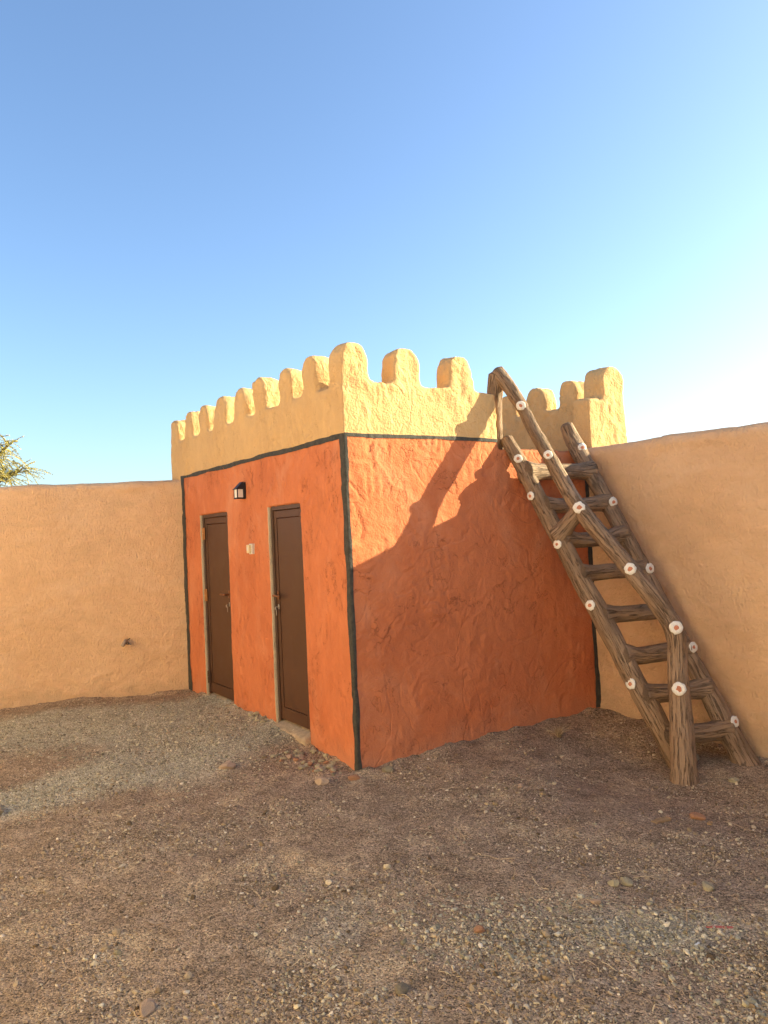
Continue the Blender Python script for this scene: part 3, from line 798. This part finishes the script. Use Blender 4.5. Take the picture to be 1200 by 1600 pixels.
# ------------------------------------------------------------------ gravel, stones, straw
def ico():
    bm = bmesh.new(); bmesh.ops.create_icosphere(bm, subdivisions=1, radius=1.0)
    v = np.array([x.co[:] for x in bm.verts]); f = np.array([[q.index for q in p.verts] for p in bm.faces]); bm.free(); return v, f
IV, IF = ico()
def scatter(name, n, size, field, mat, label, cat):
    """angular pebbles lying on the ground inside the yard; field gives acceptance"""
    xs = []; 
    while sum(len(a) for a in xs) < n:
        m = n * 3
        # more per square metre near the camera, where single pebbles can be seen
        t = rng.uniform(0, 1, m); depth = 1.9 + 7.6 * t ** 1.9
        lat_ = rng.uniform(-.62, .62, m) * depth
        x = CAM.x + _F.x * depth + _R.x * lat_; y = CAM.y + _F.y * depth + _R.y * lat_
        ok = (x < 2.47) & ~((x > 0.01) & (y > 0.01)) & ((x * .421 + (y - 3.40) * .907) < -.02) & (rng.uniform(0, 1, m) < field(x, y))
        xs.append(np.stack([x[ok], y[ok], depth[ok]], -1))
    P = np.concatenate(xs)[:n]
    r = size(n) 
    z = ground_z(P[:, 0], P[:, 1])
    ax = rng.normal(size=(n, 3)); ang = rng.uniform(0, 6.28, n)
    q = rng.normal(size=(n, 4)); q /= np.linalg.norm(q, axis=1)[:, None]
    w_, x_, y_, z_ = q.T
    Rm = np.stack([1 - 2 * (y_ * y_ + z_ * z_), 2 * (x_ * y_ - z_ * w_), 2 * (x_ * z_ + y_ * w_), 2 * (x_ * y_ + z_ * w_), 1 - 2 * (x_ * x_ + z_ * z_), 2 * (y_ * z_ - x_ * w_), 2 * (x_ * z_ - y_ * w_), 2 * (y_ * z_ + x_ * w_), 1 - 2 * (x_ * x_ + y_ * y_)], -1).reshape(n, 3, 3)
    jit = 1 + rng.normal(0, .17, (n, 12, 1))
    sc = np.stack([rng.uniform(.8, 1.35, n), rng.uniform(.7, 1.1, n), rng.uniform(.5, .9, n)], -1)
    vv = (IV[None] * jit) * sc[:, None, :]
    vv = np.einsum('nij,nkj->nki', Rm, vv); vv[:, :, 2] *= .75
    vv = vv * r[:, None, None]
    vv[:, :, 0] += P[:, 0, None]; vv[:, :, 1] += P[:, 1, None]; vv[:, :, 2] += (z + r * .22)[:, None]
    F = IF[None] + (np.arange(n) * 12)[:, None, None]
    o = link(name, mesh_np(name, vv.reshape(-1, 3), F.reshape(-1, 3), False), mat)
    tag(o, label, cat, kind='stuff'); return o
def dirt_field(x, y):
    p = np.stack([x, y, 0 * x], -1)
    return np.clip(.22 + 1.7 * fbm(p * 1.5, 3, 15), .05, 1)
scatter('gravel', 52000, lambda n: np.clip(rng.lognormal(-5.7, .52, n), .0018, .022), dirt_field, PEB, 'brown and grey gravel scattered over the bare dirt yard', 'gravel')
scatter('grey_gravel', 20000, lambda n: np.clip(rng.lognormal(-5.35, .45, n), .0022, .020), lambda x, y: np.clip(grey_field(x, y) - .12 + .4 * fbm(np.stack([x, y, 0 * x], -1) * 2.2, 3, 61), 0, 1) ** 1.3, PEBG, 'pale grey crushed stone lying in drifts over the dirt', 'gravel')

def stone_mesh(sd, flat):
    bm = bmesh.new(); bmesh.ops.create_icosphere(bm, subdivisions=2, radius=1.0)
    rr = np.random.default_rng(sd); P = np.array([v.co[:] for v in bm.verts])
    cut = rr.normal(size=(9, 3)); cut /= np.linalg.norm(cut, axis=1)[:, None]
    for c_ in cut:
        h = P @ c_; lim = rr.uniform(.55, .85); P = P - np.maximum(h - lim, 0)[:, None] * c_ * .95
    P += .05 * rr.normal(size=P.shape); P *= np.array([1.2, .9, flat])
    for v, q in zip(bm.verts, P): v.co = q
    return bm_mesh('stone', bm)
def stone(x, y, r, sd, mat, label, group=None, flat=.65, rz=None):
    me = stone_mesh(sd, flat); o = link('stone', me, mat)
    o.location = (x, y, gz(x, y) + r * flat * .45); o.scale = (r, r, r); o.rotation_euler = (random.uniform(-.2, .2), random.uniform(-.2, .2), random.uniform(0, 6.28) if rz is None else rz)
    tag(o, label, 'stone', group); return o
STN = [
 # x, y, radius, seed, material, label
 (-.196 + .22, -2.17, .028, 1, STONE, 'grey-green angular stone, left one of a touching pair in the open dirt'),
 (.085, -2.19, .034, 2, STONE, 'larger grey-green angular stone, right one of a touching pair in the open dirt'),
 (.30, -2.46, .032, 3, STONE, 'mottled grey stone lying right of the touching pair of stones'),
 (-.18, -2.24, .020, 4, STONEP, 'small pale stone lying left of the touching pair of stones'),
 (-1.98, -1.77, .036, 5, STONEP, 'pale pinkish stone near the bottom edge of the photo, left of centre'),
 (-1.20, -2.23, .030, 6, STONED, 'smooth dark flat stone near the bottom edge, right of centre'),
 (.16, -.13, .040, 7, STONED, 'rounded dark grey stone against the red wall, right of the near corner'),
 (-.69, .66, .055, 8, STONEP, 'pale flat stone on the grey gravel in front of the doors'),
 (-2.15, .83, .060, 9, STONE, 'flat grey-green stone in the dirt at the far left edge'),
 (-.72, -2.10, .026, 10, STONER, 'small orange-pink stone at the left end of the grey gravel drift'),
 (-.10, -.10, .040, 12, STONER, 'red-splashed stone at the foot of the near building corner'),
 (.62, -.95, .026, 13, STONEP, 'small pale pink stone in the dirt midway before the ladder'),
 (2.16, -1.12, .055, 14, STONED, 'square dark stone under the lowest ladder rung, nearest the wall'),
 (2.06, -1.10, .048, 15, STONEP, 'pale pinkish stone under the lowest ladder rung'),
 (1.98, -1.55, .034, 16, STONE, 'grey stone in the gravel just right of the ladder post foot'),
 (-.30, -.02, .050, 18, STONEP, 'broad pale stone half sunk in the gravel left of the near corner'),
 (1.12, -1.86, .040, 19, STONER, 'brown clod of earth below the ladder post'),
]
for s in STN: stone(*s)
for k in range(46):                                           # rubble kicked up against the door face
    y = random.uniform(.05, .68); x = -random.uniform(.02, .12 + .30 * (y / .68))
    stone(x, y, random.uniform(.012, .030), 100 + k, (STONE, STONE, STONEP, STONED, STONE, STONER)[k % 6], 'small angular stone in the rubble heap between near door and corner', 'rubble by the near door')
for k in range(14):
    y = random.uniform(1.34, 1.72); x = -random.uniform(.015, .09)
    stone(x, y, random.uniform(.016, .034), 200 + k, (STONE, STONED)[k % 2], 'small grey stone at the wall foot between the two doors', 'stones between the doors')

# straw and twigs
def straw_strip(x, y, L, a, w_, bend, lift):
    n = 7; out = []
    for i in range(n):
        t = i / (n - 1) - .5
        px = x + math.cos(a) * L * t - math.sin(a) * bend * (t * t - .1); py = y + math.sin(a) * L * t + math.cos(a) * bend * (t * t - .1)
        out.append((px, py, lift + .006 * math.sin(t * 7 + x * 40)))
    return out
def tri_tube(path, w_):
    c = np.array(path); c[:, 2] += ground_z(c[:, 0], c[:, 1]) + w_
    t = np.gradient(c, axis=0); t /= np.linalg.norm(t, axis=1)[:, None]
    s = np.cross(t, (0, 0, 1)); s /= np.linalg.norm(s, axis=1)[:, None]; u = np.cross(s, t)
    V = []
    for k in range(4):
        th = k * math.pi / 2; V.append(c + w_ * (np.cos(th) * s + .6 * np.sin(th) * u))
    V = np.stack(V, 1).reshape(-1, 3)
    return V, grid_faces(len(c), 4, True)
Vs = []; Fs = []; nb = 0
cnt = 0
while cnt < 900:
    depth = 1.9 + 5.2 * random.random() ** 1.5; la = random.uniform(-.55, .55) * depth
    x = CAM.x + _F.x * depth + _R.x * la; y = CAM.y + _F.y * depth + _R.y * la
    if x > 2.3 or (x > -.15 and y > -.15) or (x * .388 + (y - 3.42) * .921) > -.1: continue
    if random.random() > (1.0 if la > -.3 else .35): continue
    L_ = random.lognormvariate(-3.1, .55); 
    v_, f_ = tri_tube(straw_strip(x, y, min(L_, .2), random.uniform(0, 6.28), 0, random.gauss(0, .25) * L_, .002), random.uniform(.0012, .0028))
    Vs.append(v_); Fs.append(f_ + nb); nb += len(v_); cnt += 1
o = link('straw_litter', mesh_np('straw', np.concatenate(Vs), np.concatenate(Fs)), STRAW); tag(o, 'thin bits of dry straw and twig strewn over the dirt', 'straw', kind='stuff')
TW = [  # x, y, length, angle, thickness, bend, label
 (-.86, -2.02, .105, .55, .0042, .0, 'straight pale straw stalk left of the grey gravel drift'),
 (-.86, -2.63, .17, .45, .0022, .05, 'long bent pale stem lying near the bottom edge, right of centre'),
 (-.24, -1.80, .10, .75, .0024, .02, 'short pale twig leaning across a grey stone, mid dirt'),
 (.19, -2.20, .19, -.62, .0030, .01, 'long straw stalk just above the touching pair of stones'),
 (-.90, -1.55, .19, .20, .0018, .03, 'thin curved stem below the near building corner'),
 (-.95, -1.78, .13, .1, .0018, .03, 'thin reddish stem above the straight pale stalk'),
 (-1.38, -2.02, .075, .1, .0030, .0, 'short yellow stalk in the foreground, lower middle'),
 (-.86, -2.34, .07, -.45, .0030, .01, 'short straw stalk under the grey gravel drift'),
 (.06, -2.95, .12, -.75, .0024, .02, 'thin forked straw stem in the lower right gravel'),
 (-1.50, -1.28, .22, .25, .0016, .05, 'long hair-thin pale stem in the left foreground'),
]
for x, y, L_, a, t_, bd, lb in TW:
    v_, f_ = tri_tube(straw_strip(x, y, L_, a, 0, bd * 4 * .25, .003), t_)
    o = link('straw_stalk', mesh_np('stalk', v_, f_), STRAW); tag(o, lb, 'straw')
def lay(name, x, y, size, rz, mat, label, cat, tilt=.05):
    bm = bmesh.new(); bm_box(bm, (-size[0] / 2, -size[1] / 2, 0), (size[0] / 2, size[1] / 2, size[2]), min(size) * .25)
    bmesh.ops.subdivide_edges(bm, edges=bm.edges[:], cuts=2, use_grid_fill=True)
    for v in bm.verts: v.co += Vector((random.gauss(0, .03) * size[0] * .3, random.gauss(0, .08) * size[1], random.gauss(0, .08) * size[2]))
    o = link(name, bm_mesh(name, bm), mat); o.location = (x, y, gz(x, y) - .001); o.rotation_euler = (tilt, 0, rz); tag(o, label, cat); return o
lay('wood_chip', .90, -1.78, (.125, .034, .016), -.05, WOODCHIP, 'flat bleached splinter of wood lying below the ladder post', 'wood chip')
lay('wood_chip', 1.10, -1.95, (.035, .022, .012), .3, WOODCHIP, 'tiny pale wood scrap right of the bleached splinter', 'wood chip')
lay('cigarette_butt', -.14, -2.70, (.028, .008, .008), .1, CIG, 'white cigarette butt at the end of the grey gravel drift', 'litter')
lay('ribbon_scrap', .04, -2.68, (.10, .012, .003), -.75, PINKR, 'faded red scrap of ribbon on the dirt, lower right', 'litter')

# dry tuft by the red wall
T = empty('dry_grass_tuft', (1.62, -.33, gz(1.62, -.33))); tag(T, 'small dry yellow grass tuft growing before the red wall left of the ladder', 'grass tuft')
Vs = []; Fs = []; nb = 0
for k in range(110):
    a = random.uniform(0, 6.28); L_ = random.uniform(.06, .16); sp = random.uniform(.2, 1.2); n = 5
    c = np.array([[math.cos(a) * L_ * sp * t * .8 + random.gauss(0, .003), math.sin(a) * L_ * sp * t * .8, L_ * (t - .45 * sp * t * t)] for t in np.linspace(0, 1, n)])
    s = np.array([-math.sin(a), math.cos(a), 0]) * .0016
    v_ = np.stack([c + s * (1 - .8 * np.linspace(0, 1, n))[:, None], c - s * (1 - .8 * np.linspace(0, 1, n))[:, None], c + np.array([0, 0, .0016])], 1).reshape(-1, 3)
    Vs.append(v_); Fs.append(grid_faces(n, 3, True) + nb); nb += len(v_)
link('blades', mesh_np('blades', np.concatenate(Vs), np.concatenate(Fs)), STRAW, T)
limb('stem', [(0, 0, -.02, .008), (.03, -.02, .03, .006), (.07, -.03, .05, .004)], T, m=8, mat=TWIGBARK, groove=0, wobble=.003, step=.01)

# ------------------------------------------------------------------ tree beyond the left wall
def tree(loc, label):
    root = empty('mesquite_tree', loc); tag(root, label, 'tree')
    limb('trunk', [(0, 0, -.2, .13), (.05, .02, .9, .11), (-.05, .05, 1.7, .09), (.02, 0, 2.3, .07)], root, m=16, mat=TWIGBARK, step=.06, wobble=.03)
    ends = []
    rr = random.Random(9)
    for k in range(9):
        a = k * .7 + rr.uniform(-.2, .2); L_ = rr.uniform(.6, 1.05); up = rr.uniform(.35, 1.0)
        p = [(.02, 0, 2.15), (.02 + math.cos(a) * L_ * .4, math.sin(a) * L_ * .4, 2.35 + up * .45), (.02 + math.cos(a) * L_, math.sin(a) * L_, 2.4 + up * .85)]
        limb('branch', [(*p[0], .045), (*p[1], .03), (*p[2], .012)], root, m=8, mat=TWIGBARK, step=.08, wobble=.04, groove=0)
        for t in np.linspace(.35, 1, 9):
            ends.append(np.array(p[0]) * (1 - t) ** 2 + 2 * np.array(p[1]) * t * (1 - t) + np.array(p[2]) * t * t)
    Vs = []; Fs = []; nb = 0; SV = []; SF = []; sb = 0
    for e in ends:
        for j in range(9):
            a = rr.uniform(0, 6.28); el = rr.uniform(-.5, 1.1); L_ = rr.uniform(.22, .48)
            dv = np.array([math.cos(a) * math.cos(el), math.sin(a) * math.cos(el), math.sin(el)])
            n = 12; tt = np.linspace(0, 1, n)
            c = e + dv * L_ * tt[:, None] + np.array([0, 0, -1]) * (tt ** 2)[:, None] * L_ * rr.uniform(.1, .6)
            t = np.gradient(c, axis=0); t /= np.linalg.norm(t, axis=1)[:, None]
            s = np.cross(t, (0.1, .2, 1)); s /= np.linalg.norm(s, axis=1)[:, None]; u = np.cross(s, t)
            v_ = np.stack([c + .004 * s, c - .004 * s, c + .005 * u], 1).reshape(-1, 3); SV.append(v_); SF.append(grid_faces(n, 3, True) + sb); sb += len(v_)
            for i in range(1, n):                      # leaflets in whorls along the shoot
                for w2 in range(5):
                    th = rr.uniform(0, 6.28); o_ = math.cos(th) * s[i] + math.sin(th) * u[i]
                    l2 = rr.uniform(.018, .034); d2 = o_ * .75 + t[i] * .65; wd = np.cross(d2, t[i]) * .008
                    b0 = c[i] + t[i] * rr.uniform(-.012, .012)
                    Vs.append(np.array([b0, b0 + d2 * l2 * .5 + wd, b0 + d2 * l2, b0 + d2 * l2 * .5 - wd])); Fs.append(np.array([[0, 1, 2, 3]]) + nb); nb += 4
    link('shoots', mesh_np('shoots', np.concatenate(SV), np.concatenate(SF)), LEAF, root)
    link('crown', mesh_np('crown', np.concatenate(Vs), np.concatenate(Fs), False), LEAF, root)
tree((-1.52, 8.9, .16), 'olive-green feathery tree showing over the left tan wall')
